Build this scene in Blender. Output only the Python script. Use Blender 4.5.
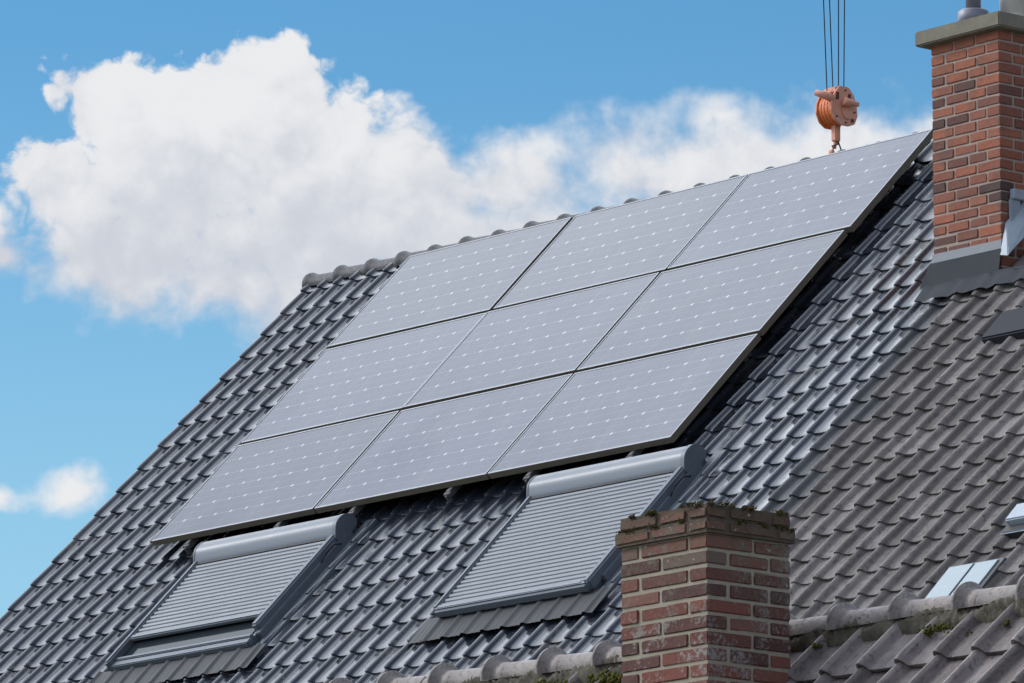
import bpy, bmesh, math, random
from mathutils import Vector, Matrix
random.seed(7)
rad = math.radians
for o in list(bpy.data.objects): bpy.data.objects.remove(o)
S = bpy.context.scene
COL = S.collection

# ------------------------------------------------------------------ camera
CAM = Vector((32.78436606, -26.69000034, 1.70638834))
RT = Vector((0.64370985, 0.76526965, 0.0))
DN = Vector((-0.14431167, 0.12138838, -0.98205855))
FW = Vector((-0.7515396, 0.63216076, 0.18857624))
cd = bpy.data.cameras.new('camera'); cam = bpy.data.objects.new('camera', cd); COL.objects.link(cam)
m = Matrix.Identity(4)
for r in range(3):
    m[r][0] = RT[r]; m[r][1] = -DN[r]; m[r][2] = -FW[r]; m[r][3] = CAM[r]
cam.matrix_world = m
cd.sensor_width = 36; cd.lens = 6500 / 1024 * 36; cd.clip_start = 0.5; cd.clip_end = 5000
S.camera = cam

# ------------------------------------------------------------------ sun, sky, exposure
SUN = Vector((-0.70, -0.42, 0.58)).normalized()
sl = bpy.data.lights.new('sun', 'SUN'); sl.energy = 1.5; sl.angle = rad(10); sl.color = (1, .96, .9)
so = bpy.data.objects.new('sun', sl); COL.objects.link(so)
so.rotation_euler = (-SUN).to_track_quat('-Z', 'Y').to_euler(); so.location = (-20, -20, 40)
S.view_settings.view_transform = 'Standard'; S.view_settings.look = 'None'
S.view_settings.exposure = 0.0; S.view_settings.gamma = 1.0

W = bpy.data.worlds.new('World'); S.world = W; W.use_nodes = True
wt = W.node_tree; wt.nodes.clear()

class NT:
    """small helper around a node tree"""
    def __init__(s, t): s.t = t
    def n(s, typ, **kw):
        nd = s.t.nodes.new(typ)
        for k, v in kw.items():
            if hasattr(nd, k) and k not in nd.inputs: setattr(nd, k, v)
        return nd
    def link(s, a, b): s.t.links.new(a, b)
    def inp(s, sock, v):
        if isinstance(v, bpy.types.NodeSocket): s.link(v, sock)
        elif v is not None:
            if hasattr(sock.default_value, '__len__') and not hasattr(v, '__len__'): v = [v] * len(sock.default_value)
            if hasattr(v, '__len__') and len(v) == 3 and len(sock.default_value) == 4: v = (*v, 1)
            sock.default_value = v
    def m(s, op, a, b=None, c=None, clamp=False):
        nd = s.t.nodes.new('ShaderNodeMath'); nd.operation = op; nd.use_clamp = clamp
        for i, v in enumerate((a, b, c)):
            if v is not None: s.inp(nd.inputs[i], v)
        return nd.outputs[0]
    def v(s, op, a, b=None):
        nd = s.t.nodes.new('ShaderNodeVectorMath'); nd.operation = op
        s.inp(nd.inputs[0], a)
        if b is not None: s.inp(nd.inputs[1], b)
        return nd.outputs['Value'] if op in ('DOT_PRODUCT', 'LENGTH') else nd.outputs['Vector']
    def smooth(s, x, a, b, lo=0., hi=1.):
        nd = s.t.nodes.new('ShaderNodeMapRange'); nd.interpolation_type = 'SMOOTHSTEP'
        for i, v in enumerate((x, a, b, lo, hi)): s.inp(nd.inputs[i], v)
        return nd.outputs[0]
    def mix(s, f, a, b, blend='MIX'):
        nd = s.t.nodes.new('ShaderNodeMix'); nd.data_type = 'RGBA'; nd.blend_type = blend
        s.inp(nd.inputs[0], f); s.inp(nd.inputs[6], a); s.inp(nd.inputs[7], b)
        return nd.outputs[2]
    def noise(s, vec, scale, detail=4, rough=.55, dist=0, out='Fac'):
        nd = s.t.nodes.new('ShaderNodeTexNoise'); s.inp(nd.inputs['Vector'], vec)
        nd.inputs['Scale'].default_value = scale; nd.inputs['Detail'].default_value = detail
        nd.inputs['Roughness'].default_value = rough; nd.inputs['Distortion'].default_value = dist
        return nd.outputs[out]
    def ramp(s, f, stops, interp='LINEAR'):
        nd = s.t.nodes.new('ShaderNodeValToRGB'); s.inp(nd.inputs[0], f); r = nd.color_ramp; r.interpolation = interp
        while len(r.elements) < len(stops): r.elements.new(.5)
        for e, (p, c) in zip(r.elements, stops): e.position = p; e.color = (*c, 1)
        return nd.outputs[0]
    def xyz(s, vec):
        nd = s.t.nodes.new('ShaderNodeSeparateXYZ'); s.link(vec, nd.inputs[0]); return nd.outputs
    def comb(s, x, y, z=0.):
        nd = s.t.nodes.new('ShaderNodeCombineXYZ')
        for i, v in enumerate((x, y, z)): s.inp(nd.inputs[i], v)
        return nd.outputs[0]

w = NT(wt)
SKY_STRENGTH = 0.1
sky = w.n('ShaderNodeTexSky'); sky.sky_type = 'NISHITA'; sky.sun_disc = False
sky.sun_elevation = math.asin(SUN.z); sky.sun_rotation = math.atan2(SUN.x, SUN.y)
sky.air_density = 1.0; sky.dust_density = 0.3; sky.ozone_density = 3.0
skyc = w.mix(1.0, sky.outputs[0], (0.60, 1.08, 1.24), 'MULTIPLY')
D = w.v('NORMALIZE', w.n('ShaderNodeTexCoord').outputs['Generated'])
skyc = w.mix(w.smooth(w.xyz(D)[2], .245, .10, 0., .80), skyc, (4.2, 7.0, 8.7))      # haze layer towards the horizon
# cloud bank that stands low over the roof: azimuth / elevation measured from a fixed compass direction
df = w.v('DOT_PRODUCT', D, tuple(FW))
dfs = w.m('MAXIMUM', df, 0.05)
A = w.m('MULTIPLY', w.m('DIVIDE', w.v('DOT_PRODUCT', D, tuple(RT)), dfs), 65.)      # 1 unit = 100 px of the photo
B = w.m('MULTIPLY', w.m('DIVIDE', w.v('DOT_PRODUCT', D, tuple(DN)), dfs), 65.)
AB = w.comb(A, B)
nz1 = w.noise(AB, 1.1, 7, .53)
nz2 = w.noise(AB, 0.45, 4, .5)
warp = w.noise(AB, 0.9, 3, .5, 0, 'Color')
ABw = w.v('ADD', AB, w.v('MULTIPLY', w.v('SUBTRACT', warp, (.5, .5, .5)), (.7, .7, 0)))
blobs = [  # x, y, rx, ry, weight   (hundredths of pixels from the picture's centre direction)
 (195,165,125,95,1.0),(120,115,70,60,.95),(258,90,72,55,1.0),(310,150,110,75,1.0),(55,180,60,52,.8),(300,250,230,85,.85),
 (380,200,140,95,.9),(480,190,190,80,.72),(140,262,190,80,.72),(250,290,200,60,.7),(400,240,150,80,.8),(600,160,160,60,.55),(720,122,110,42,.5),(720,175,300,62,.75),
 (905,105,95,36,.42),(890,160,190,64,.74),(70,492,58,32,.60),(2,498,22,18,.6),(5,258,35,22,.6),(70,322,30,22,.4),(175,45,26,14,.35),(520,245,280,75,.75),(-60,230,80,60,.8),(1080,130,120,60,.5)]
acc = None
for (bx, by, rx, ry, wg) in blobs:
    d_ = w.v('MULTIPLY', w.v('SUBTRACT', ABw, ((bx-512)/100, (by-341.5)/100, 0)), (100/rx, 100/ry, 0))
    g = w.m('MULTIPLY', w.m('SUBTRACT', 1.0, w.m('MULTIPLY', w.v('LENGTH', d_), 0.62)), wg)
    acc = g if acc is None else w.m('SMOOTH_MAX', acc, g, 0.12)
dens = w.m('ADD', acc, w.m('MULTIPLY', w.m('SUBTRACT', nz1, .5), .95))
dens = w.m('ADD', dens, w.m('MULTIPLY', w.m('SUBTRACT', nz2, .5), .35))
pn1 = w.noise(w.v('ADD', ABw, (7.3, 2.1, 0)), 1.5, 2, .5); pn2 = w.noise(w.v('ADD', ABw, (3.3, 9.1, 0)), 3.6, 3, .55)
puff = w.m('SUBTRACT', w.m('ADD', w.m('MULTIPLY', w.m('ABSOLUTE', w.m('SUBTRACT', pn1, .5)), 3.0), w.m('MULTIPLY', w.m('ABSOLUTE', w.m('SUBTRACT', pn2, .5)), 1.6)), .42)
left = w.m('MULTIPLY', w.smooth(A, -2.2, 0.6, 1., 0.), w.smooth(B, -1.7, -.6, 1., 0.15))
dens = w.m('ADD', dens, w.m('MULTIPLY', puff, w.m('ADD', .08, w.m('MULTIPLY', left, .22))))
near = w.smooth(dens, 0.27, w.m('ADD', .64, w.m('MULTIPLY', left, -.22)))
nzo = w.noise(w.v('ADD', AB, (-.18, -.26, 0)), 1.1, 7, .50)
lit = w.smooth(w.m('ADD', w.m('ADD', w.m('ADD', w.smooth(B, -2.5, -.7, 1.0, .08), w.smooth(B, .5, 1.2, 0., .75)), w.m('ADD', w.m('MULTIPLY', w.m('SUBTRACT', nz1, nzo), 2.2), w.m('MULTIPLY', w.m('SUBTRACT', w.noise(AB, .75, 2, .5), .5), 1.3))), w.m('MULTIPLY', puff, .6)), -0.35, 1.15)
cnear = w.mix(lit, (6.1, 6.4, 7.1), (8.3, 8.4, 8.6))
# broken cloud over the rest of the dome
gz1 = w.noise(D, 2.2, 6, .55); 
far = w.smooth(gz1, 0.40, 0.58)
toward = w.m('MAXIMUM', w.v('DOT_PRODUCT', D, tuple(SUN)), 0.)
glow = w.m('POWER', toward, 3.)
# broad bright cloud added out of view for the panels and tiles to reflect
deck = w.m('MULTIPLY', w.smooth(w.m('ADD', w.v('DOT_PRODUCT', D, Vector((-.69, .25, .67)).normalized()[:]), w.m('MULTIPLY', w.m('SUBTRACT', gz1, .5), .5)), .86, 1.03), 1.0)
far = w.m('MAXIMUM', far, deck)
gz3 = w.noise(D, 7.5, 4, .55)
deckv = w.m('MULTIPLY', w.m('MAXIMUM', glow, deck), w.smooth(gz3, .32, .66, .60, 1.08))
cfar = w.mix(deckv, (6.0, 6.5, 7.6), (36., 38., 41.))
infront = w.smooth(df, 0.955, 0.985)
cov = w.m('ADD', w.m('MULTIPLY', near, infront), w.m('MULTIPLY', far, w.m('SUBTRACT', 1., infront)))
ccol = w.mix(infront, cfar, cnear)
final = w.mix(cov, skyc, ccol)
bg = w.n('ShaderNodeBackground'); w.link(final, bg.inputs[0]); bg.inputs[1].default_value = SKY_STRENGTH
wo = w.n('ShaderNodeOutputWorld'); w.link(bg.outputs[0], wo.inputs[0])

# ------------------------------------------------------------------ frames
TH = 0.7893483812320546
O = Vector((0, 0, 10.4)); UX = Vector((1, 0, 0)); VD = Vector((0, -math.cos(TH), -math.sin(TH))); NN = Vector((0, -math.sin(TH), math.cos(TH)))
TB = -0.17                                   # tile pans lie this far under the panels' glass
def RP(x, v, off=0.): return O + UX * x + VD * v + NN * off

class MB:
    def __init__(s): s.V = []; s.F = []; s.M = []; s.R = []; s.SM = []
    def vert(s, p): s.V.append(tuple(p)); return len(s.V) - 1
    def face(s, idx, mat=0, rnd=0., smooth=False): s.F.append(tuple(idx)); s.M.append(mat); s.R.append(rnd); s.SM.append(smooth)
    def grid(s, rows, mat=0, rnd=0., smooth=True, flip=False):
        """rows: list of rows of points"""
        ids = [[s.vert(p) for p in r] for r in rows]
        for a in range(len(ids) - 1):
            for b in range(len(ids[0]) - 1):
                q = (ids[a][b], ids[a][b+1], ids[a+1][b+1], ids[a+1][b])
                s.face(q[::-1] if flip else q, mat, rnd, smooth)
    def hexa(s, p, mat=0, rnd=0.):
        i = [s.vert(q) for q in p]
        for f in ((0,3,2,1),(4,5,6,7),(0,1,5,4),(1,2,6,5),(2,3,7,6),(3,0,4,7)): s.face([i[k] for k in f], mat, rnd)
    def box(s, a, b, mat=0, rnd=0., M=None):
        (x0,y0,z0),(x1,y1,z1) = a, b
        p = [Vector(q) for q in ((x0,y0,z0),(x1,y0,z0),(x1,y1,z0),(x0,y1,z0),(x0,y0,z1),(x1,y0,z1),(x1,y1,z1),(x0,y1,z1))]
        s.hexa([M @ q if M else q for q in p], mat, rnd)
    def prism(s, poly, ax0, ax1, mapf, mat=0, rnd=0., smooth=False):
        """extrude a closed outline (list of 2d) from ax0 to ax1; mapf(t, a, b) -> point"""
        n = len(poly)
        if smooth:
            r0 = [mapf(ax0, *q) for q in poly] ; r1 = [mapf(ax1, *q) for q in poly]
            i0 = [s.vert(q) for q in r0]; i1 = [s.vert(q) for q in r1]
            for k in range(n): s.face((i0[k], i0[(k+1)%n], i1[(k+1)%n], i1[k]), mat, rnd, True)
        i0 = [s.vert(mapf(ax0, *q)) for q in poly]; i1 = [s.vert(mapf(ax1, *q)) for q in poly]
        s.face(i0[::-1], mat, rnd); s.face(i1, mat, rnd)
        if not smooth:
            for k in range(n): s.face((i0[k], i0[(k+1)%n], i1[(k+1)%n], i1[k]), mat, rnd)
    def tube(s, pts, r, seg=8, mat=0, rnd=0., caps=True):
        pts = [Vector(p) for p in pts]; rings = []
        rr = r if hasattr(r, '__len__') else [r] * len(pts)
        for k, p in enumerate(pts):
            d = (pts[min(k+1, len(pts)-1)] - pts[max(k-1, 0)]).normalized()
            u = d.cross(Vector((0, 0, 1)) if abs(d.z) < .9 else Vector((1, 0, 0))).normalized(); t = d.cross(u)
            rings.append([s.vert(p + (u * math.cos(2*math.pi*j/seg) + t * math.sin(2*math.pi*j/seg)) * rr[k]) for j in range(seg)])
        for a in range(len(rings) - 1):
            for j in range(seg): s.face((rings[a][j], rings[a+1][j], rings[a+1][(j+1)%seg], rings[a][(j+1)%seg]), mat, rnd, True)
        if caps: s.face(rings[0], mat, rnd); s.face(rings[-1][::-1], mat, rnd)
    def build(s, name, mats, parent=None, bevel=0., segs=2, fix=True, loc=None):
        me = bpy.data.meshes.new(name)
        base = Vector(loc) if loc is not None else Vector((0, 0, 0))
        me.from_pydata([tuple(Vector(p) - base) for p in s.V], [], s.F)
        if not hasattr(mats, '__len__'): mats = [mats]
        for q in mats: me.materials.append(q)
        me.polygons.foreach_set('material_index', s.M); me.polygons.foreach_set('use_smooth', s.SM)
        at = me.attributes.new('rnd', 'FLOAT', 'FACE'); at.data.foreach_set('value', s.R)
        me.update()
        if fix:
            b = bmesh.new(); b.from_mesh(me); bmesh.ops.recalc_face_normals(b, faces=b.faces)
            if bevel: bmesh.ops.bevel(b, geom=list(b.edges), offset=bevel, segments=segs, affect='EDGES', clamp_overlap=True)
            b.to_mesh(me); b.free()
        o = bpy.data.objects.new(name, me); COL.objects.link(o); o.location = base
        if parent:
            o.parent = parent
            pm = Matrix.Identity(4); q = parent
            chain = []
            while q: chain.append(q); q = q.parent
            for q in reversed(chain): pm = pm @ Matrix.LocRotScale(q.location, q.rotation_euler, q.scale)
            o.matrix_parent_inverse = Matrix.Identity(4)
            if loc is not None or getattr(s, 'world', True):
                o.matrix_basis = pm.inverted() @ Matrix.Translation(base)
        return o

def local_build(mb, name, mats, parent, bevel=0., segs=2, fix=True):
    mb.world = False
    return mb.build(name, mats, parent, bevel, segs, fix)
def empty(name, loc, rot=(0, 0, 0)):
    o = bpy.data.objects.new(name, None); COL.objects.link(o); o.location = loc; o.rotation_euler = rot
    o.empty_display_size = .2; return o
def tag(o, label=None, cat=None, group=None, kind=None):
    for k, v in (('label', label), ('category', cat), ('group', group), ('kind', kind)):
        if v: o[k] = v
    return o

# ------------------------------------------------------------------ materials
def mat(name):
    m = bpy.data.materials.new(name); m.use_nodes = True
    t = NT(m.node_tree); b = m.node_tree.nodes['Principled BSDF']
    return m, t, b
def setp(t, b, **kw):
    names = dict(col='Base Color', rough='Roughness', metal='Metallic', ior='IOR', spec='Specular IOR Level', coat='Coat Weight', crough='Coat Roughness', normal='Normal', sheen='Sheen Weight')
    for k, v in kw.items(): t.inp(b.inputs[names[k]], v)
def bump(t, h, strength=.3, dist=.01):
    nd = t.n('ShaderNodeBump'); nd.inputs['Strength'].default_value = strength; nd.inputs['Distance'].default_value = dist
    t.link(h, nd.inputs['Height']); return nd.outputs[0]
def attr(t): 
    nd = t.n('ShaderNodeAttribute'); nd.attribute_name = 'rnd'; return nd.outputs['Fac']
def objc(t): return t.n('ShaderNodeTexCoord').outputs['Object']
def plain(name, col, rough=.5, metal=0., var=.15, scale=12., bmp=.0, spec=.5):
    m, t, b = mat(name); o = objc(t)
    n1 = t.noise(o, scale, 5, .6)
    c2 = tuple(min(1, x * (1 + var)) for x in col); c1 = tuple(x * (1 - var) for x in col)
    setp(t, b, col=t.mix(n1, c1, c2), rough=t.m('ADD', rough - .08, t.m('MULTIPLY', n1, .16)), metal=metal, spec=spec)
    if bmp: setp(t, b, normal=bump(t, t.noise(o, scale * 4, 4), bmp, .004))
    return m

# dark engobed roof tile: satin gloss, brown algae film on the lower lips and in patches
def mat_dark_tile():
    m, t, b = mat('dark_glazed_tile'); o = objc(t); r = attr(t)
    n1 = t.noise(o, 3.0, 5, .6); n2 = t.noise(o, 35., 5, .65); n3 = t.noise(o, .9, 3)
    base = t.mix(r, (.018, .022, .033), (.040, .046, .063))
    dirt = t.smooth(t.m('ADD', t.m('MULTIPLY', n2, .55), t.m('MULTIPLY', n1, .6)), .60, .78)
    col = t.mix(t.m('MULTIPLY', dirt, .7), base, (.115, .098, .080))
    setp(t, b, col=col, ior=1.95,
         rough=t.m('ADD', t.m('ADD', .14, t.m('MULTIPLY', dirt, .32)), t.m('MULTIPLY', t.m('ADD', n3, r), .07)))
    setp(t, b, normal=bump(t, t.m('ADD', t.m('MULTIPLY', n2, .5), t.m('MULTIPLY', n1, 2.)), .07, .006))
    return m
def mat_grey_tile(name, c0, c1, lich, rough=.62):
    m, t, b = mat(name); o = objc(t); r = attr(t)
    n1 = t.noise(o, 2.5, 5, .6); n2 = t.noise(o, 28., 6, .68); n4 = t.noise(o, 90., 3, .7)
    base = t.mix(r, c0, c1)
    base = t.mix(t.m('MULTIPLY', t.smooth(n1, .40, .68), .55), base, tuple(x * .62 for x in c0))
    streak = t.noise(t.v('MULTIPLY', o, (34., 3.2, 3.2)), 1., 5, .65)
    base = t.mix(t.m('MULTIPLY', t.smooth(streak, .50, .68), .5), base, tuple(x * .5 for x in c0))
    base = t.mix(t.m('MULTIPLY', t.smooth(streak, .46, .30), .35), base, tuple(min(1, x * 1.35) for x in c1))
    base = t.mix(t.m('MULTIPLY', t.smooth(n2, .52, .66), .7), base, (.055, .050, .046))
    base = t.mix(t.m('MULTIPLY', t.smooth(n4, .66, .74), t.smooth(n1, .45, .62)), base, lich)
    setp(t, b, col=base, rough=t.m('ADD', rough - .12, t.m('MULTIPLY', n2, .3)), ior=1.5)
    setp(t, b, normal=bump(t, t.m('ADD', n2, t.m('MULTIPLY', n4, .8)), .55, .008))
    return m
M = {}
M['dark_tile'] = mat_dark_tile()
M['grey_tile'] = mat_grey_tile('weathered_grey_tile', (.100, .085, .079), (.240, .209, .198), (.33, .31, .26))
M['slate_tile'] = mat_grey_tile('dull_dark_tile', (.055, .058, .066), (.085, .086, .094), (.2, .19, .16), .5)
M['front_tile'] = mat_grey_tile('old_mauve_tile', (.105, .080, .074), (.265, .218, .208), (.30, .20, .12), .5)
M['front_ridge'] = mat_grey_tile('pale_clay_ridge', (.255, .21, .19), (.36, .31, .29), (.42, .40, .33), .55)
M['dark_ridge'] = mat_grey_tile('dark_ridge_tile', (.030, .031, .038), (.050, .052, .062), (.14, .13, .11), .5)
M['underlay'] = plain('roof_underlay', (.03, .028, .027), .8)

def mat_brick(name, stops, moss=None, stain=(.10, .085, .075), stain_amt=.5, lime=0.):
    m, t, b = mat(name); o = objc(t); r = attr(t)
    n1 = t.noise(o, 6., 5, .6); n2 = t.noise(o, 60., 6, .7); n3 = t.noise(o, 1.7, 3)
    c = t.ramp(r, stops)
    c = t.mix(.55, c, t.mix(n2, (.35, .30, .30), (1.6, 1.55, 1.55)), 'MULTIPLY')
    c = t.mix(t.m('MULTIPLY', t.smooth(n1, .52, .72), stain_amt), c, stain)
    if lime: c = t.mix(t.m('MULTIPLY', t.smooth(t.m('ADD', t.m('MULTIPLY', n1, .5), t.m('MULTIPLY', n2, .5)), .52, .62), lime), c, (.33, .30, .28))
    if moss:
        zz = t.xyz(t.n('ShaderNodeNewGeometry').outputs['Position'])[2]
        kk = t.smooth(t.m('ADD', zz, t.m('MULTIPLY', t.m('SUBTRACT', n1, .5), .5)), moss[0] + .06, moss[0] + .36)
        c = t.mix(t.m('MULTIPLY', kk, t.smooth(n2, .40, .60, 0., .55)), c, (.16, .135, .112))
        z = t.xyz(t.n('ShaderNodeNewGeometry').outputs['Position'])[2]
        k = t.smooth(t.m('ADD', z, t.m('MULTIPLY', t.m('SUBTRACT', n1, .5), 1.1)), moss[0], moss[1])
        c = t.mix(t.m('MULTIPLY', k, t.smooth(n2, .46, .66)), c, t.mix(t.noise(o, 22., 3), (.030, .026, .014), (.16, .125, .035)))
        c = t.mix(t.m('MULTIPLY', k, t.smooth(t.noise(o, 48., 3), .66, .72)), c, (.42, .41, .36))
    setp(t, b, col=c, rough=.86, spec=.3, normal=bump(t, t.m('ADD', n2, t.m('MULTIPLY', n1, .7)), .55, .008))
    return m
ORANGE = [(0, (.09, .055, .052)), (.16, (.18, .085, .067)), (.35, (.27, .108, .074)), (.6, (.35, .13, .080)), (.85, (.40, .150, .09)), (.95, (.30, .125, .086)), (1, (.38, .17, .11))]
RED = [(0, (.095, .052, .045)), (.3, (.155, .064, .050)), (.7, (.215, .078, .057)), (.9, (.225, .098, .073)), (1, (.17, .115, .095))]
M['brick_orange'] = mat_brick('orange_brick', ORANGE, stain_amt=.6)
M['brick_red'] = mat_brick('old_red_brick', RED, moss=(5.36, 5.9), lime=.85)
M['brick_top'] = mat_brick('mossy_red_brick', [(0, (.12, .062, .05)), (1, (.21, .09, .068))], moss=(5.2, 5.7), lime=.3)
M['mortar_pale'] = plain('pale_lime_mortar', (.36, .31, .24), .9, var=.25, scale=25, bmp=.5, spec=.2)
M['mortar_grey'] = plain('grey_mortar', (.41, .32, .27), .9, var=.3, scale=20, bmp=.5, spec=.2)
M['wall_brick'] = plain('house_wall_brick', (.28, .13, .09), .85, var=.3, scale=30)
M['concrete'] = plain('weathered_concrete', (.235, .215, .165), .9, var=.35, scale=14, bmp=.6, spec=.2)
M['lead'] = plain('dark_lead', (.017, .021, .031), .8, var=.25, scale=9, bmp=.3)
M['lead_pale'] = plain('pale_lead', (.17, .185, .21), .5, var=.25, scale=9, bmp=.3)
M['lead_light'] = plain('light_grey_lead', (.36, .41, .47), .5, var=.3, scale=12, bmp=.4)
M['bedding'] = plain('ridge_mortar_bed', (.12, .105, .082), .95, var=.7, scale=22, bmp=1., spec=.2)
M['crown_mortar'] = mat_grey_tile('dirty_crown_mortar', (.085, .060, .043), (.14, .10, .07), (.38, .36, .30), .9)
M['zinc'] = plain('zinc_pot', (.22, .22, .26), .5, .3, var=.12)
M['steel'] = plain('stainless_steel', (.60, .59, .57), .3, .35, var=.05)
M['alu'] = plain('shutter_aluminium', (.130, .147, .172), .5, .2, var=.06, scale=5)
M['alu_hood'] = plain('hood_aluminium', (.155, .172, .20), .45, .2, var=.06, scale=5)
M['window_grey'] = plain('grey_window_cladding', (.125, .145, .175), .5, .1, var=.1, scale=6)
M['gasket'] = plain('black_gasket', (.02, .021, .024), .6)
M['pane'] = plain('dark_window_pane', (.020, .026, .032), .08, 0, var=.1, spec=.12)
M['apron'] = plain('pleated_flashing', (.026, .029, .035), .65, 0, var=.3, scale=14, bmp=.2)
M['pv_frame'] = plain('anodised_frame', (.33, .335, .36), .5, .4, var=.08, scale=4)
M['pv_edge'] = plain('bronze_frame_side', (.15, .13, .095), .6, .1, var=.3, scale=6)
M['pv_back'] = plain('panel_backing', (.05, .05, .055), .6)
M['rail'] = plain('mounting_rail', (.16, .16, .165), .5, .5, var=.1)
M['orange'] = plain('faded_orange_paint', (.85, .20, .06), .6, var=.4, scale=14, bmp=.15)
M['salmon'] = plain('sun_bleached_orange_paint', (.78, .33, .22), .65, var=.4, scale=14, bmp=.15)
M['rust'] = plain('dark_rusty_slot', (.10, .035, .03), .8)
M['rope'] = plain('steel_rope', (.055, .07, .09), .5, .4)
M['moss'] = plain('moss', (.085, .085, .018), .95, var=.6, scale=40, bmp=.8, spec=.1)
M['moss_dark'] = plain('dry_moss', (.075, .062, .022), .95, var=.7, scale=40, bmp=.8, spec=.1)
M['skylight'] = plain('roof_light_glass', (.24, .30, .33), .25, .1, var=.12, scale=30)

def mat_pv():
    m, t, b = mat('solar_cells'); o = objc(t); X, Y, Z = t.xyz(o)
    cw, ch = 1.61 / 10, 0.95 / 6
    fx = t.m('DIVIDE', t.m('SUBTRACT', X, .02), cw); fy = t.m('DIVIDE', t.m('SUBTRACT', Y, .02), ch)
    ux = t.m('MULTIPLY', t.m('ABSOLUTE', t.m('SUBTRACT', fx, t.m('ROUND', fx))), cw)
    uy = t.m('MULTIPLY', t.m('ABSOLUTE', t.m('SUBTRACT', fy, t.m('ROUND', fy))), ch)
    dia = t.smooth(t.m('ADD', ux, uy), .010, .021, .40, 0.)
    line = t.m('MAXIMUM', t.smooth(uy, .0016, .0036, .6, 0.), t.smooth(ux, .0010, .0024, .3, 0.))
    bus = t.m('SUBTRACT', t.m('MULTIPLY', fy, 2.), t.m('ROUND', t.m('MULTIPLY', fy, 2.)))
    busl = t.smooth(t.m('ABSOLUTE', bus), .012, .03, .22, 0.)
    inside = t.m('MULTIPLY', t.m('MULTIPLY', t.m('GREATER_THAN', fx, .25), t.m('LESS_THAN', fx, 9.75)),
                 t.m('MULTIPLY', t.m('GREATER_THAN', fy, .25), t.m('LESS_THAN', fy, 5.75)))
    wp = t.n('ShaderNodeNewGeometry').outputs['Position']
    cellid = t.n('ShaderNodeTexWhiteNoise'); cellid.noise_dimensions = '2D'
    t.link(t.comb(t.m('FLOOR', fx), t.m('FLOOR', fy)), cellid.inputs['Vector'])
    cv = t.m('MULTIPLY', t.m('SUBTRACT', cellid.outputs['Value'], .5), .12)
    film = t.noise(wp, 1.3, 4, .6); fine = t.noise(wp, 60., 4, .7)
    cell = t.mix(t.m('ADD', t.m('ADD', film, cv), t.m('MULTIPLY', t.m('SUBTRACT', fine, .5), .3)), (.013, .024, .064), (.041, .053, .098))
    oi = t.n('ShaderNodeObjectInfo').outputs['Random']
    cell = t.mix(1.0, cell, t.mix(oi, (.75, .75, .78), (1.25, 1.25, 1.2)), 'MULTIPLY')
    dusty = t.smooth(t.noise(t.v('MULTIPLY', o, (9., 1.2, 1.)), 1., 5, .65), .50, .74, 0., .22)
    cell = t.mix(dusty, cell, (.20, .19, .18))
    c = t.mix(t.m('ADD', t.m('MULTIPLY', line, .35), busl), cell, (.34, .36, .42))
    c = t.mix(t.m('MULTIPLY', dia, inside), c, (.80, .82, .86))
    setp(t, b, col=c, rough=t.m('ADD', .10, t.m('MULTIPLY', t.smooth(film, .3, .7), .13)), ior=1.30)
    return m
M['pv'] = mat_pv()

# ------------------------------------------------------------------ ground
g = MB(); g.grid([[(-1500, -1500, 0), (1500, -1500, 0)], [(-1500, 1500, 0), (1500, 1500, 0)]], smooth=False)
gm, gt, gb = mat('garden_ground'); go = objc(gt)
setp(gt, gb, col=gt.mix(gt.noise(go, .3, 5), (.09, .085, .05), (.13, .12, .08)), rough=.95)
tag(g.build('ground', gm), kind='structure')

# ------------------------------------------------------------------ roof tiles
def tile_rows(mb, x0, ncol, w_, v0, nrow, c, surf, base, prof, tilt, lip, rndf, skip=None, jit=.002, vtop=None):
    """surf(x, v, off) -> point. Each tile: a bent pan with a roll, its lower end lapped over the next course, with a lip."""
    for j in range(nrow):
        for i in range(ncol):
            xa = x0 + i * w_
            if skip and skip(xa + w_ / 2, v0 + (j + .5) * c): continue
            r = rndf(i, j); mi = 0
            if isinstance(r, tuple): r, mi = r
            dz = random.uniform(-jit, jit); dt = random.uniform(-jit, jit) * 1.6; dv = random.uniform(-.004, .004); dx = random.uniform(-.0015, .0015)
            va = v0 + j * c - .035; vb = v0 + (j + 1) * c + dv
            if vtop is not None and va < vtop: va = vtop
            rows = []
            for k, tt in enumerate((0., .5, .93, 1.)):
                v = va + (vb - va) * tt
                drop = -.004 if k == 3 else 0
                rows.append([surf(xa + dx + s * w_ * 1.004, v + (.010 * nose if k >= 2 else 0), base + z + tilt * tt + dz + dt * (tt - .5) + drop) for (s, z, nose) in prof])
            mb.grid(rows, mi, r, True)
            lo = rows[-1]
            under = [surf(xa + dx + s * w_ * 1.004, vb + .010 * nose - .004, base + z + tilt + dz - lip) for (s, z, nose) in prof]
            mb.grid([lo, under], mi, r, False)
            # side edge of the roll, seen at gaps and at the verge
            ed = [rows[k][0] for k in range(4)]
            mb.grid([ed, [p - NN * .03 for p in ed]], mi, r, False)

def profile(roll, h, d, n1=8, n2=6, flat=False):
    P = []
    for k in range(n1 + 1):
        s = k / n1; P.append((s * roll, h * math.sin(math.pi * s) ** .85 if 0 < s < 1 else 0., math.sin(math.pi * s)))
    for k in range(1, n2 + 1):
        s = k / n2; P.append((roll + s * (1 - roll), (-d * math.sin(math.pi * s)) if not flat else (-d if 0 < s < 1 else 0), 0.))
    return P

PITCH_X, COURSE = .1785, .2437
X_LEFT, X_SPLIT, X_RIGHT = -1.44, 6.15, 13.0
V_TOP = -.17 + .02
PROF_D = profile(.30, .029, .004)
PROF_G = profile(.38, .030, .007)
V0 = -.15 - .2437
EAVE_V = 6.9

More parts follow.
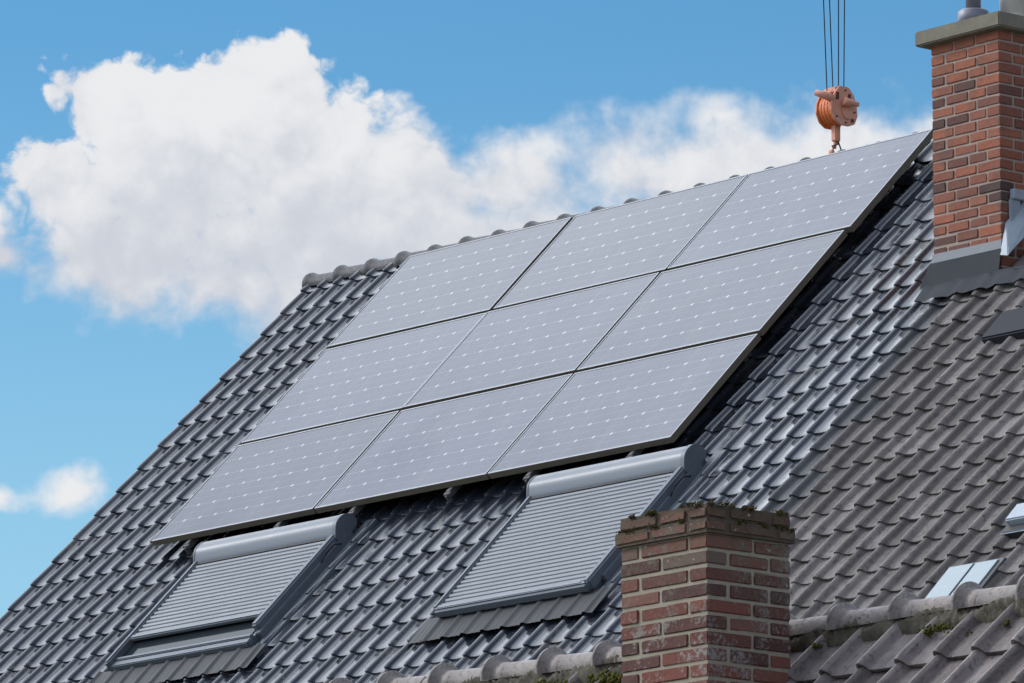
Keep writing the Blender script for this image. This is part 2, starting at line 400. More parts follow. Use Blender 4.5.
dark_house = empty('terraced_house', (2.3, 0, 0))
tag(dark_house, 'house under a steep roof of glossy dark tiles with two shuttered roof windows', 'house', 'row of tiled houses')
grey_house = empty('terraced_house', (9.5, 0, 0))
tag(grey_house, 'house under weathered brown-grey roof tiles with the orange brick chimney', 'house', 'row of tiled houses')
front_house = empty('low_house', (14, -9.3, 0))
tag(front_house, 'nearer lower house with pale clay ridge, mauve tiles and mossy red brick chimney', 'house')

ncd = int(round((X_SPLIT - X_LEFT) / PITCH_X)); X_SPLIT = X_LEFT + ncd * PITCH_X
mb = MB(); nrow = int((EAVE_V - V0) / COURSE)
tile_rows(mb, X_LEFT, ncd, PITCH_X, V0, nrow, COURSE, RP, TB, PROF_D, .018, .015, lambda i, j: random.random(), vtop=-.275)
mb.grid([[RP(X_LEFT + .02, -.32, TB - .03), RP(X_SPLIT, -.32, TB - .03)], [RP(X_LEFT + .02, EAVE_V, TB - .03), RP(X_SPLIT, EAVE_V, TB - .03)]], 1, 0, False)
# verge: roof timber edge board under the outermost tiles
dark_roof = mb.build('roof', [M['dark_tile'], M['underlay']], dark_house, fix=False)

CG = .2235; GV0 = -.13 - .2235
mb = MB()
def grnd(i, j):
    if i == 0: return (random.random(), 2)
    if i == 1 and random.random() < .35: return (random.random(), 2)
    return random.random() ** 1.3
def gskip(x, v): return False
tile_rows(mb, X_SPLIT, int((X_RIGHT - X_SPLIT) / .1735), .1735, GV0, int((EAVE_V - GV0) / CG), CG, RP, TB, PROF_G, .022, .020, grnd, gskip, jit=.003, vtop=-.275)
mb.grid([[RP(X_SPLIT, -.32, TB - .03), RP(X_RIGHT, -.32, TB - .03)], [RP(X_SPLIT, EAVE_V, TB - .03), RP(X_RIGHT, EAVE_V, TB - .03)]], 1, 0, False)
grey_roof = mb.build('roof', [M['grey_tile'], M['underlay'], M['slate_tile']], grey_house, fix=False)

# ridge line and back slopes, walls
VR = -.30
ridge = RP(0, VR, TB)                          # where both slopes meet
YR, ZR = ridge.y, ridge.z
def eave(): return RP(0, EAVE_V, TB)
ye, ze = eave().y, eave().z
for hs, xa, xb, wm in ((dark_house, X_LEFT + .12, X_SPLIT - .002, 'dark_tile'), (grey_house, X_SPLIT + .002, X_RIGHT, 'grey_tile')):
    b = MB(); yb = 2 * YR - ye
    b.hexa([(xa - .1, YR, ZR - .10), (xb, YR, ZR - .10), (xb, yb, ze - .1), (xa - .1, yb, ze - .1), (xa - .1, YR, ZR - .02), (xb, YR, ZR - .02), (xb, yb, ze - .02), (xa - .1, yb, ze - .02)])
    b.build('back_roof', M[wm], hs)
    b = MB()
    yf = ye + .35; yk = yb - .35; zw = ze + .2
    pts = [(yf, 0), (yk, 0), (yk, zw), (YR, ZR - .22), (yf, zw)]
    b.prism(pts, xa, xb, lambda t, a, c: Vector((t, a, c)))
    b.build('wall', M['wall_brick'], hs)

def ridge_tile_mesh(L, rb, rc, arc=105, seg=18, collar=.09):
    b = MB()
    xs = [(0, rc - .012), (.006, rc), (.022, rc + .002), (collar * .55, rc - (rc - rb) * .45), (collar, rb), (L * .6, rb - .003), (L + .03, rb - .010)]
    rows = [[(x, r * math.sin(a), r * math.cos(a)) for a in [rad(-arc + 2 * arc * k / seg) for k in range(seg + 1)]] for x, r in xs]
    b.grid(rows, 0, .5, True)
    inner = [[(x, (r - .016) * math.sin(a), (r - .016) * math.cos(a)) for a in [rad(-arc + 2 * arc * k / seg) for k in range(seg + 1)]] for x, r in (xs[0], xs[-1])]
    b.grid(inner, 0, .5, True)
    b.grid([rows[0], inner[0]], 0, .5, False)
    b.grid([rows[-1], inner[-1]], 0, .5, False)
    for e in (0, -1): b.grid([[r[e] for r in rows[:1] + rows[-1:]], [r[e] for r in inner]], 0, .5, False)
    return b
RL = .333
proto = None
n_ridge = int((X_RIGHT - X_LEFT) / RL)
for k in range(n_ridge):
    x = X_LEFT - .03 + k * RL
    par = dark_roof if x < X_SPLIT - .1 else grey_roof
    if proto is None:
        o = local_build(ridge_tile_mesh(RL, .072, .092), 'ridge_tile', M['dark_ridge'], par); proto = o
    else:
        o = proto.copy(); COL.objects.link(o); o.parent = par
    o.location = Vector((x, YR, ZR - .030 - .0085 * (x - X_LEFT) + random.uniform(-.004, .004)))   # the roof's own origin is the world's
    o.rotation_euler = (random.uniform(-.03, .03), random.uniform(-.006, .006) + .009, 0)

# ------------------------------------------------------------------ brick chimneys
def brick_stack(x0, x1, y0, y1, z0, courses, ch, L=.222, H=.105, joint=.011, proud=.0048, rf=random.random):
    """running-bond bricks on all four faces as separate boxes around a mortar core; returns (bricks, core)"""
    bk = MB(); core = MB(); dep = H - .004
    def j(a): return random.uniform(-a, a)
    for k in range(courses):
        za = z0 + k * ch + joint / 2; zb = z0 + (k + 1) * ch - joint / 2
        faces = [('y', y0, -1, x0, x1), ('x', x1, 1, y0, y1), ('y', y1, 1, x1, x0), ('x', x0, -1, y1, y0)]
        for fi, (ax, pos, sgn, a, bnd) in enumerate(faces):
            ln = abs(bnd - a); dr = 1 if bnd > a else -1
            owns_start = (k + fi) % 2 == 0           # this face's first brick wraps the corner at its start
            owns_end = (k + fi + 1) % 2 == 0
            s = 0. if owns_start else dep + proud + joint
            e = ln if (k + fi + 1) % 2 == 1 else ln - dep - joint
            e = ln if not ((k + fi + 1) % 2 == 0) else ln - dep - joint
            p = s; first = True
            while p < e - .02:
                q = p + L + j(.007)
                if e - q < .05: q = e
                elif e - q < .105: q = max(p + .1, e - .115)
                first = False
                a0 = a + dr * p; a1 = a + dr * q; lo, hi = min(a0, a1), max(a0, a1)
                pr = proud + j(.0016); r = rf()
                t0, t1 = za + j(.0018), zb + j(.0018)
                if ax == 'y':
                    ya, yb_ = (pos - pr, pos + dep) if sgn < 0 else (pos - dep, pos + pr)
                    bk.box((lo - (pr if (owns_start and p == 0 and dr > 0) or (q == e and dr < 0 and e == ln) else 0), ya, t0), (hi + (pr if (owns_start and p == 0 and dr < 0) or (q == e and dr > 0 and e == ln) else 0), yb_, t1), 0, r)
                else:
                    xa, xb = (pos - dep, pos + pr) if sgn > 0 else (pos - pr, pos + dep)
                    bk.box((xa, lo - (pr if (p == 0 and owns_start and dr > 0) or (q == e and e == ln and dr < 0) else 0), t0), (xb, hi + (pr if (p == 0 and owns_start and dr < 0) or (q == e and e == ln and dr > 0) else 0), t1), 0, r)
                p = q + joint
    core.box((x0 + .001, y0 + .001, z0), (x1 - .001, y1 - .001, z0 + courses * ch), 1, .5)
    return bk, core
def build_stack(name, bk, core, mats, parent, bevel=.0045, rough=.0011):
    o = bk.build(name, mats, parent, bevel, 2)
    b = bmesh.new(); b.from_mesh(o.data)
    # roughen arrises a little
    for v in b.verts: v.co += Vector((random.uniform(-1, 1), random.uniform(-1, 1), random.uniform(-1, 1))) * rough
    b.to_mesh(o.data); b.free()
    me = o.data; n0 = len(me.vertices)
    b = bmesh.new(); b.from_mesh(me)
    vs = [b.verts.new(Vector(p)) for p in core.V]
    lay = b.faces.layers.float.get('rnd')
    for f, mi in zip(core.F, core.M):
        fc = b.faces.new([vs[i] for i in f]); fc.material_index = mi
        if lay: fc[lay] = .5
    bmesh.ops.recalc_face_normals(b, faces=b.faces)
    b.to_mesh(me); b.free()
    return o

# --- tall orange chimney on the party wall
CX0, CX1, CY0, CY1 = 6.182, 6.735, -1.120, -.50
CH = .0632
zc0 = 8.312; ncs = int(round((10.524 - zc0) / CH)); CHT = zc0 + ncs * CH
def rf_orange():
    r = random.random(); return .05 + .95 * r if random.random() > .07 else random.uniform(0, .15)
bk, core = brick_stack(CX0, CX1, CY0, CY1, zc0, ncs, CH, L=.176, rf=rf_orange)
chim = build_stack('chimney', bk, core, [M['brick_orange'], M['mortar_grey']], grey_house)
tag(chim, 'tall orange-red brick chimney with concrete cap')
b = MB(); b.box((CX0 - .075, CY0 - .07, CHT), (CX1 + .075, CY1 + .07, CHT + .088))
b.build('chimney_cap', M['concrete'], chim, .008)
b = MB(); px, py = CX0 + .245, CY0 + .10
b.tube([(px, py, CHT + .088), (px, py, CHT + .175), (px, py, CHT + .185)], [.090, .090, .075], 24)
b.tube([(px, py, CHT + .185), (px, py, CHT + .42)], .045, 20)
b.build('flue_pot', M['zinc'], chim)
b = MB(); px = CX1 - .13; py = CY0 + .30
b.tube([(px, py, CHT + .088), (px, py, CHT + .60)], .115, 32)
b.tube([(px, py, CHT + .088), (px, py, CHT + .115)], .135, 32)
b.build('flue_pipe', M['steel'], chim)
# flashing: pale clamp strip, dark upstand and apron dressed down the tiles
def zroof(y, off): return (RP(0, 0, off) + VD * ((RP(0, 0, off).y - y) / math.cos(TH))).z
zf = zroof(CY0, TB)
b = MB()
b.hexa([RPx for RPx in [Vector((CX0 - .012, CY0 - .016, 9.230)), Vector((CX1 + .012, CY0 - .016, 9.230)), Vector((CX1 + .012, CY0 + .02, 9.230)), Vector((CX0 - .012, CY0 + .02, 9.230)),
        Vector((CX0 - .012, CY0 - .010, 9.288)), Vector((CX1 + .012, CY0 - .010, 9.288)), Vector((CX1 + .012, CY0 + .02, 9.288)), Vector((CX0 - .012, CY0 + .02, 9.288))]])
b.build('flashing_strip', M['lead_pale'], chim, .003)
b = MB(); rows = []
NX = 26
for k, (fx, t) in enumerate(((0, 0), (0, .6), (0, 1), (1, 0), (1, .25), (1, .5), (1, .75), (1, 1))):
    row = []
    for i in range(NX + 1):
        s = i / NX
        if fx == 0:
            x = CX0 - .018 + (CX1 - CX0 + .036) * s - .06 * (1 - s) ** 6 * t
            z = 9.232 + (zf + .075 - 9.232) * t
            row.append(Vector((x, CY0 - .024 - .02 * t, z)))
        else:
            xl = CX0 - .05 - .02 * t; xr = CX1 + .30
            x = xl + (xr - xl) * s
            y0 = CY0 - .045 - .06 * t
            wob = .006 * math.sin(x * 36) * (1 - t) + .006 * math.sin(x * 2 * math.pi / .1735) * t
            row.append(Vector((x, y0, zroof(y0, TB + .075 - .020 * t) + wob + .004 * math.sin(i * 2.1))))
    rows.append(row)
b.grid(rows[:3], 0, .5, True); b.grid(rows[2:], 0, .5, True)
b.build('flashing', M['lead'], chim, fix=False)
# stepped light lead piece on the near side of the stack
b = MB()
b.hexa([Vector(p) for p in ((CX1 + .010, CY0 - .03, 9.190), (CX1 + .10, CY0 - .05, 9.170), (CX1 + .10, CY0 + .40, 9.590), (CX1 + .010, CY0 + .40, 9.590),
        (CX1 + .010, CY0 + .02, 9.390), (CX1 + .024, CY0 + .02, 9.370), (CX1 + .024, CY0 + .40, 9.770), (CX1 + .010, CY0 + .40, 9.770))])
b.box((CX1 + .008, CY0 + .05, 9.370), (CX1 + .03, CY0 + .13, 9.530))
b.box((CX1 + .008, CY0 + .06, 9.530), (CX1 + .05, CY0 + .16, 9.590))
b.build('side_flashing', M['lead_light'], chim, .004)

# a vent hood, a dark patch, and a small roof light on the weathered roof
def roofbox(mb, x0, x1, v0, v1, o0, o1, mat=0):
    mb.hexa([RP(x0, v1, o0), RP(x1, v1, o0), RP(x1, v0, o0), RP(x0, v0, o0), RP(x0, v1, o1), RP(x1, v1, o1), RP(x1, v0, o1), RP(x0, v0, o1)], mat, .5)
b = MB(); roofbox(b, 7.08, 7.46, 2.18, 2.44, TB - .02, TB + .066); b.build('roof_patch', M['lead'], grey_house, .01)
b = MB()
roofbox(b, 8.68, 9.1, 4.26, 4.48, TB - .01, TB + .06, 1)
roofbox(b, 8.70, 9.05, 4.28, 4.42, TB + .05, TB + .10)
b.build('roof_vent', [M['lead_light'], M['gasket']], grey_house, .008)
rl_ = MB()
roofbox(rl_, 8.46, 8.88, 4.70, 5.30, TB, TB + .052)
rl = rl_.build('roof_light', M['slate_tile'], grey_house, .004)
for xa, xb in ((8.475, 8.66), (8.675, 8.845)):
    b = MB(); roofbox(b, xa, xb, 4.72, 5.28, TB + .04, TB + .060); b.build('pane', M['skylight'], rl, .003)

# ------------------------------------------------------------------ roof windows with roller shutters (parts of the dark-tiled house)
def roof_window(x0, x1, v0, v1, v_sh, parent, label, hook=False):
    top = -.035
    f = MB()
    roofbox(f, x0 + .01, x1 - .01, v0 + .02, v1 - .02, TB, -.105)                          # casing
    roofbox(f, x1 - .012, x1 + .035, v0 + .10, v1 - .10, TB, -.095)                         # dark skirt beside the rail
    roofbox(f, x1 + .02, x1 + .12, v0 - .05, v1 + .08, TB - .02, TB + .030)               # gutter flashing
    win = f.build('roof_window', M['window_grey'], parent, .004)
    tag(win, label)
    # hood: D-shaped roller box
    prof = []
    vc, oc, rr = v0 + .12, -.060, .088
    prof = [(v0 + .212, -.088), (v0 + .210, -.060), (v0 + .150, -.004), (v0 + .105, .004), (v0 + .055, -.004), (v0 + .015, -.04), (v0 + .01, -.115), (v0 + .19, -.118)]
    for _ in range(2):
        prof = [q for k in range(len(prof)) for q in ((prof[k][0] * .8 + prof[(k + 1) % len(prof)][0] * .2, prof[k][1] * .8 + prof[(k + 1) % len(prof)][1] * .2),
                                                      (prof[k][0] * .2 + prof[(k + 1) % len(prof)][0] * .8, prof[k][1] * .2 + prof[(k + 1) % len(prof)][1] * .8))]
    mp = lambda t, a, c: RP(t, a, c)
    b = MB(); b.prism(prof, x0 + .012, x1 - .018, mp, smooth=True)
    b.build('shutter_box', M['alu_hood'], win, fix=True)
    for xa, xb in ((x0 - .006, x0 + .012), (x1 - .018, x1 + .022)):
        b = MB(); pr2 = [((a - vc) * 1.05 + vc, (c - oc) * 1.05 + oc) for a, c in prof]
        b.prism(pr2, xa, xb, mp); b.build('end_cap', M['window_grey'], win, .003)
    # slatted curtain
    b = MB(); rows = []; per = .0415; vv = v0 + .205
    b2 = MB(); roofbox(b2, x0 + .04, x1 - .04, v0 + .195, v0 + .222, -.09, -.058); b2.build('gap_strip', M['gasket'], win)
    vv = v0 + .215
    while vv < v_sh - .01:
        for tt, h in ((0, -.004), (.12, .004), (.45, .0085), (.80, .005), (.93, -.002), (1.0, -.006)):
            rows.append([RP(x0 + .045, vv + per * tt, -.070 + h), RP(x1 - .045, vv + per * tt, -.070 + h)])
        vv += per
    b.grid(rows, 0, .5, False)
    b.build('shutter', M['alu'], win, fix=False)
    b = MB(); roofbox(b, x0 + .046, x1 - .046, vv - .004, vv + .035, -.085, -.052); b.build('bottom_slat', M['alu_hood'], win, .008)
    # guide rails
    for xa, xb, mm in ((x0, x0 + .045, 'alu'), (x1 - .045, x1 + .012, 'window_grey')):
        b = MB(); roofbox(b, xa, xb, v0 + .17, (v1 - (.13 if v_sh < v1 - .12 else 0)) if xb > x1 else v1, -.125, -.048)
        b.build('guide_rail', M[mm], win, .012, 3)
    if v_sh < v1 - .12:
        b = MB(); roofbox(b, x0 + .05, x1 - .05, vv - .05, v1 - .07, -.104, -.098); b.build('pane', M['pane'], win)
        b = MB(); roofbox(b, x0 + .04, x1 - .005, v1 - .085, v1 - .055, -.11, -.078); roofbox(b, x0 + .01, x1 + .01, v1 - .05, v1, -.125, -.085); b.build('sash_rail', M['window_grey'], win, .006)
    else:
        b = MB(); roofbox(b, x0 + .02, x1 + .0, v1 - .045, v1 + .02, -.12, -.055); b.build('sill_rail', M['alu_hood'], win, .014, 3)
    # cable conduit on the skirt
    b = MB(); b.tube([RP(x1 + .03, v0 + .42, -.10), RP(x1 + .042, v0 + .36, -.075), RP(x1 + .042, v0 + .27, -.075), RP(x1 + .07, v0 + .24, -.10)], .007, 8)
    b.build('cable', M['gasket'], win)
    # pleated apron under the window
    b = MB(); rows = []
    nx = 150; va, vb = v1 - .01, v1 + .21
    for k in range(7):
        t = k / 6; row = []
        for i in range(nx + 1):
            x = x0 - .10 + (x1 - x0 + .26) * i / nx
            ph = ((x - X_LEFT) / PITCH_X) % 1.0
            z = .030 * math.sin(math.pi * min(1, ph / .31)) ** .85 if ph < .31 else 0.
            row.append(RP(x, va + (vb - va) * t, TB + .048 + z * .45 - .006 * t + .0012 * math.sin(x * 2 * math.pi / .045) * min(1, 2 * t)))
        rows.append(row)
    b.grid(rows, 0, .5, True); b.build('apron', M['apron'], win, fix=False)
    return win
roof_window(.655, 2.065, 3.08, 4.27, 4.01, dark_house, 'left roof window, its roller shutter stopped short of the sill')
roof_window(3.895, 5.275, 3.08, 4.32, 4.30, dark_house, 'right roof window with its roller shutter fully closed')

# ------------------------------------------------------------------ solar panels
PW, PH_, PX, PY = 1.654, .982, 1.67, 1.012
def make_panel():
    root = empty('solar_panel', (0, 0, 0), (TH, 0, 0))
    b = MB(); t = .012; d = .042
    b.box((0, 0, -d), (PW, t, 0.)); b.box((0, PH_ - t, -d), (PW, PH_, 0.))
    b.box((0, t, -d), (t, PH_ - t, 0.)); b.box((PW - t, t, -d), (PW, PH_ - t, 0.))
    fr = local_build(b, 'frame', [M['pv_edge'], M['pv_frame']], root, .0012, 1)
    for p in fr.data.polygons:
        if p.normal.z > .4: p.material_index = 1
    b = MB(); b.box((t, t, -.010), (PW - t, PH_ - t, -.0025)); local_build(b, 'cell_sheet', M['pv'], root)
    b = MB(); b.box((t, t, -.016), (PW - t, PH_ - t, -.0105)); b.box((PW/2 - .06, PH_ - .2, -.036), (PW/2 + .06, PH_ - .1, -.0165)); local_build(b, 'back_sheet', M['pv_back'], root)
    return root
def copy_tree(o, parent=None):
    c = o.copy(); COL.objects.link(c)
    if parent: c.parent = parent
    for ch in list(o.children): copy_tree(ch, c)
    return c
pp = make_panel()
rown = ['top row against the ridge', 'middle row', 'bottom row above the roof windows']
coln = ['left', 'middle', 'right']
for j in range(3):
    for i in range(3):
        o = pp if (i, j) == (0, 0) else copy_tree(pp)
        o.location = RP(i * PX + (.02 if j == 0 and i > 0 else -.008 if j == 1 and i > 0 else 0), j * PY + PH_, random.uniform(-.002, .002))
        o.rotation_euler = (TH + random.uniform(-.0012, .0012), random.uniform(-.0010, .0010), 0)
        tag(o, f'grey-blue solar panel with white dots, {coln[i]} one of the {rown[j]}', 'solar panel', 'nine solar panels on the dark roof')
rails = []
for i in range(3):
    for fr in (.22, .78):
        x = i * PX + PW * fr
        b = MB(); roofbox(b, x - .02, x + .02, -.02, 3 * PY + .012, -.086, -.045)
        r0 = empty('mounting_rail', RP(x, 3 * PY, -.065))
        b.build('rail', M['rail'], r0, .002)
        for vv in (.5, 1.5, 2.55):
            b = MB(); roofbox(b, x - .015, x + .015, vv - .02, vv + .02, TB + .01, -.087)
            b.build('roof_hook', M['rail'], r0, .002)
        b = MB(); roofbox(b, x - .03, x + .03, 3 * PY + .002, 3 * PY + .03, -.078, -.05); roofbox(b, x - .008, x + .008, 3 * PY + .01, 3 * PY + .045, -.11, -.058)
        b.build('end_clamp', M['rail'], r0, .003)
        tag(r0, f'grey metal mounting rail under the {coln[i]} panel column, {"left" if fr < .5 else "right"} one of its pair', 'rail', 'mounting rails under the panels')

# ------------------------------------------------------------------ nearer low house: ridge, front slope, chimney
FY = -9.30
def rz(x):       # sagging old ridge
    K = RIDGE_K
    if x <= K[0][0]: return K[0][1] + (x - K[0][0]) * (K[1][1] - K[0][1]) / (K[1][0] - K[0][0])
    for (xa, za), (xb, zb) in zip(K, K[1:]):
        if x <= xb: return za + (zb - za) * (x - xa) / (xb - xa)
    return K[-1][1]
def px_on_y(px, py, y):
    d = FW + RT * ((px - 512) / 6500) + DN * ((py - 341.5) / 6500)
    return CAM + d * ((y - CAM.y) / d.y)
RIDGE_K = [(p.x, p.z) for p in (px_on_y(*q, FY) for q in ((445, 671), (620, 646), (792.5, 619), (1020, 581.8)))]
FT = rad(44)
FV = Vector((0, -math.cos(FT), -math.sin(FT))); FN = Vector((0, -math.sin(FT), math.cos(FT)))
RB = .105
def FP(x, v, off=0.): return Vector((x, FY, rz(x) - RB + .010)) + FV * v + FN * off
PROF_F = [(0, 0, 0), (.03, .026, .5), (.10, .042, 1), (.17, .043, 1), (.24, .024, .5), (.27, .0, 0), (.42, -.003, 0), (.6, -.004, 0), (.8, -.004, 0), (.95, -.001, 0), (1.0, 0, 0)]
fx0, fx1 = 9.6, 19.5; FW_T = .213
mb = MB()
tile_rows(mb, fx0, int((fx1 - fx0) / FW_T), FW_T, .035, 13, .285, FP, 0., PROF_F, .026, .020, lambda i, j: random.random(), jit=.003)
mb.grid([[FP(fx0, 0, -.03), FP(14.8, 0, -.03), FP(fx1, 0, -.03)], [FP(fx0, 3.7, -.03), FP(14.8, 3.7, -.03), FP(fx1, 3.7, -.03)]], 1, 0, False)
froof = mb.build('roof', [M['front_tile'], M['underlay']], front_house, fix=False)
proto = None; L = .355; x = fx0 - .07; k = 0
while x < fx1 - L:
    if proto is None:
        proto = o = local_build(ridge_tile_mesh(L, .064, .099, 100, 20, .05), 'ridge_tile', M['front_ridge'], froof)
    else: o = proto.copy(); COL.objects.link(o); o.parent = froof
    z0 = rz(x) - .068 + random.uniform(-.003, .003); z1 = rz(x + L) - .068
    o.location = Vector((x, FY, z0))
    o.rotation_euler = (random.uniform(-.04, .04), -math.atan2(z1 - z0, L), random.uniform(-.012, .012))
    x += L; k += 1
# mortar bedding under the ridge, lumpy; moss cushions on it
b = MB(); rows = []; NXB = 1000
for kk, (v, off) in enumerate(((-.03, .065), (.0, .063), (.012, .061), (.024, .058), (.036, .055), (.046, .050), (.056, .044), (.066, .038), (.078, .030), (.088, .015), (.094, -.01))):
    rows.append([FP(fx0 + (fx1 - fx0) * i / NXB, v + random.uniform(-.005, .005), off + random.uniform(-.008, .008) + .012 * math.sin(i * .21 + kk) * math.sin(i * .083)) for i in range(NXB + 1)])
b.grid(rows, 0, .5, True); b.build('ridge_mortar', M['bedding'], froof, fix=False)
b = MB()
def moss_clump(c, r):
    n = 55
    for a in range(n):
        p = c + Vector((random.gauss(0, r * 1.2), random.gauss(0, r * .4), random.gauss(0, r * .45)))
        s = r * random.uniform(.12, .40)
        me = bmesh.new(); bmesh.ops.create_icosphere(me, subdivisions=1, radius=s)
        base = len(b.V)
        for v in me.verts: b.V.append(tuple(p + v.co * random.uniform(.75, 1.2)))
        for f in me.faces: b.face([base + v.index for v in f.verts], 0, .5, True)
        me.free()
for px, py, sc in ((548, 668, 1), (560, 672, 1.2), (585, 664, .9), (600, 660, 1.3), (612, 664, 1.5), (590, 672, 1), (616, 655, 1), (540, 676, .9), (925, 606, .8), (940, 602, .8), (960, 606, .9), (1000, 598, .8), (815, 636, .6), (470, 681, .7)):
    p = px_on_y(px, py, FY - .13); p = Vector((p.x, FY - .13, rz(p.x) - .16 + random.uniform(-.03, .02)))
    moss_clump(p, .026 * sc)
tag(b.build('moss', M['moss'], froof), kind='stuff')
b = MB()
fe = FP(14, 3.7, 0); yb = 2 * FY - fe.y
b.prism([(fe.y + .25, 0), (yb - .25, 0), (yb - .25, fe.z + .1), (FY, 5.05), (fe.y + .25, fe.z + .1)], fx0 + .05, fx1 - .05, lambda t, a, c: Vector((t, a, c)))
b.build('wall', M['wall_brick'], front_house)
b = MB(); zt = RIDGE_K[0][1] - .22
b.hexa([Vector(p) for p in ((fx0, FY + .1, zt - .18), (fx1, FY + .1, zt - .08), (fx1, yb, fe.z - .1), (fx0, yb, fe.z - .1), (fx0, FY + .1, zt - .1), (fx1, FY + .1, zt), (fx1, yb, fe.z - .02), (fx0, yb, fe.z - .02))])
b.build('back_roof', M['front_tile'], front_house)

# chimney
FCX1, FCY0 = 14.112, -9.99
FCX0, FCY1 = FCX1 - .505, FCY0 + .432
fch = .0632; fz1 = 5.755; nfc = 22; fz0 = fz1 - nfc * fch
bk, core = brick_stack(FCX0, FCX1, FCY0, FCY1, fz0, nfc, fch, L=.232, joint=.012)
fchim = build_stack('chimney', bk, core, [M['brick_red'], M['mortar_pale']], front_house)
tag(fchim, 'short dark red brick chimney with mossy stepped top')
z = fz1; ex = .019
bk, core = brick_stack(FCX0 - ex, FCX1 + ex, FCY0 - ex, FCY1 + ex, z, 1, .056, L=.21, joint=.006, proud=.005)
bk2, core2 = brick_stack(FCX0 - .004, FCX1 + .004, FCY0 - .004, FCY1 + .004, z + .056, 1, .060, L=.225, joint=.008, proud=.006)
for src in (bk2, core2):
    dst = bk if src is bk2 else core
    n0 = len(dst.V); dst.V += src.V
    for f, mi, r, sm in zip(src.F, src.M, src.R, src.SM): dst.face([q + n0 for q in f], mi, r, sm)
# slumped mortar on top
build_stack('chimney_crown', bk, core, [M['brick_top'], M['crown_mortar']], fchim, .011, .0022)
b = MB(); rows = []
for i in range(13):
    rows.append([Vector((FCX0 + .0 + (FCX1 - FCX0) * i / 12, FCY0 + (FCY1 - FCY0) * j / 12, z + .112 + .016 * min(1, 4 * min(i, 12 - i) / 12, 4 * min(j, 12 - j) / 12) + random.uniform(-.004, .006))) for j in range(13)])
b.grid(rows, 0, .5, True); b.build('mortar_top', M['bedding'], fchim, fix=False)
b = MB()
for k in range(34):
    if random.random() < .5: p = Vector((random.uniform(FCX0, FCX1), FCY0 - random.choice((.006, .022)), 0))
    else: p = Vector((FCX1 + random.choice((.006, .022)), random.uniform(FCY0, FCY1), 0))
    p.z = z + (.118 if random.random() < .45 else random.uniform(.05, .064))
    moss_clump(p, random.uniform(.006, .013))
tag(b.build('moss', M['moss_dark'], fchim), kind='stuff')

# ------------------------------------------------------------------ crane hook block hanging far behind the ridge
HZ = 50.
def hp(px, py, dz=0.): 
    d = FW + RT * ((px - 512) / 6500) + DN * ((py - 341.5) / 6500)
    return CAM + d * (HZ + dz)
hook = empty('crane_hook_block', hp(835, 150))
tag(hook, 'faded orange crane hook block hanging on four wires behind the ridge', 'crane hook')
# its own axes: a = across the block (towards lower right in the photo), d = depth
HA = Vector((RT.x, RT.y, 0)).normalized(); HD = Vector((-HA.y, HA.x, 0))
rot = Matrix.Rotation(rad(40), 3, 'Z'); HA = rot @ HA; HD = rot @ HD
HC = hp(836.5, 108)
U = 50 / 6500.                                       # metres per pixel there
def HPn(a, d, z): return HC + HA * a * U + HD * d * U + Vector((0, 0, 1)) * z * U
def plate(outline, d0, d1, name, m_, bev=.004):
    b = MB(); b.prism(outline, d0, d1, lambda t, a, c: HPn(a, t, c)); return b.build(name, m_, hook, bev)
cheek = [(-13, 12), (-6, 20), (6, 20), (13, 13), (17, 2), (18, -8), (14, -17), (6, -20), (-6, -20), (-14, -15), (-18, -6), (-17, 4)]
pl = plate(cheek, -12, -9.5, 'cheek_plate', M['salmon'])
plate(cheek, 9.5, 12, 'cheek_plate', M['orange'])
for d0 in (-8.5, -4.0, .5, 5.0):
    disc = [(16.5 * math.cos(2 * math.pi * k / 28), 16.5 * math.sin(2 * math.pi * k / 28) - 2) for k in range(28)]
    plate(disc, d0, d0 + 4.3, 'sheave', M['orange'])
disc = [(7.5 * math.cos(2 * math.pi * k / 28) + 3, 7.5 * math.sin(2 * math.pi * k / 28) - 6) for k in range(28)]
plate(disc, -13.2, -11.9, 'hub_cover', M['salmon'])
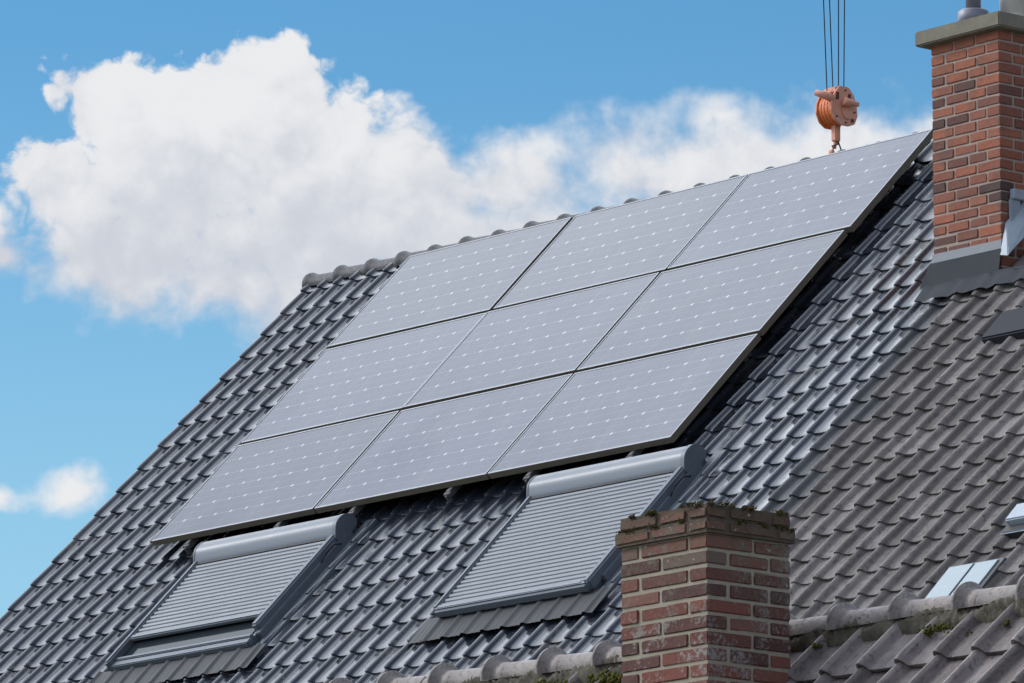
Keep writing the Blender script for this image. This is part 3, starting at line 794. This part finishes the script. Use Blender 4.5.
for (a0, z0, a1, z1) in ((-12, 5, -8, 13), (4, 6, 8, 13), (4, 2, 12, 4), (8, -16, 12, -12)):
    plate([(a0, z0), (a1, z0 + 1), (a1, z1), (a0 + 1, z1)], -12.6, -11.9, 'slot', M['rust'], 0)
for (a, zz) in ((-11, -12), (13, -5), (1, -17), (1, 16)):
    bd = [(a + 1.0 * math.cos(2 * math.pi * k / 8), zz + 1.0 * math.sin(2 * math.pi * k / 8)) for k in range(8)]
    plate(bd, -13, -11.8, 'bolt', M['rust'], 0)
b = MB(); b.prism([(-9, 19.5), (9, 19.5), (10, 14), (-10, 14)], -9, 9, lambda t, a, c: HPn(a, t, c)); b.build('top_guard', M['salmon'], hook, .004)
b = MB()
def at(px, py, dz): return hp(px, py, dz)
b.tube([at(815, 92.5, -.10), at(824, 95, -.11), at(834, 99, -.12)], [.022, .030, .032], 10)
b.tube([at(844, 101, -.12), at(851, 103, -.10), at(858, 104.5, -.06)], [.034, .028, .020], 10)
b.build('guide_arm', M['salmon'], hook)
b = MB()
b.box((-.027, -.027, 0), (.027, .027, .14), M=Matrix.Translation(HPn(0, 0, -34) + Vector((-.01, 0, 0))))
b.build('shank', M['salmon'], hook, .006)
b = MB(); 
hk = [(836.3, 141), (836.0, 143.5), (834.0, 147), (831.8, 151), (831.5, 155), (834, 158.5), (838, 158), (841, 154.5)]
b.tube([at(px, py, 0) for px, py in hk], [.026, .026, .024, .024, .026, .028, .024, .012], 12)
b.build('hook', M['salmon'], hook)
b = MB(); b.tube([at(838, 141, -.02), at(841.5, 151, -.02)], .006, 6); b.build('safety_latch', M['rope'], hook)
for i, (px0, px1, dd) in enumerate(((823.5, 827, -.03), (829.5, 833, .03), (838.5, 838.5, -.02), (844.5, 843.8, .04))):
    a1 = at(px1, 91, dd); a0 = at(px0, 0, dd); dr = a0 - a1
    b = MB(); b.tube([a1, a1 + dr * 9], .0045, 6); b.build('wire', M['rope'], hook)

S.render.resolution_x = 1024; S.render.resolution_y = 683
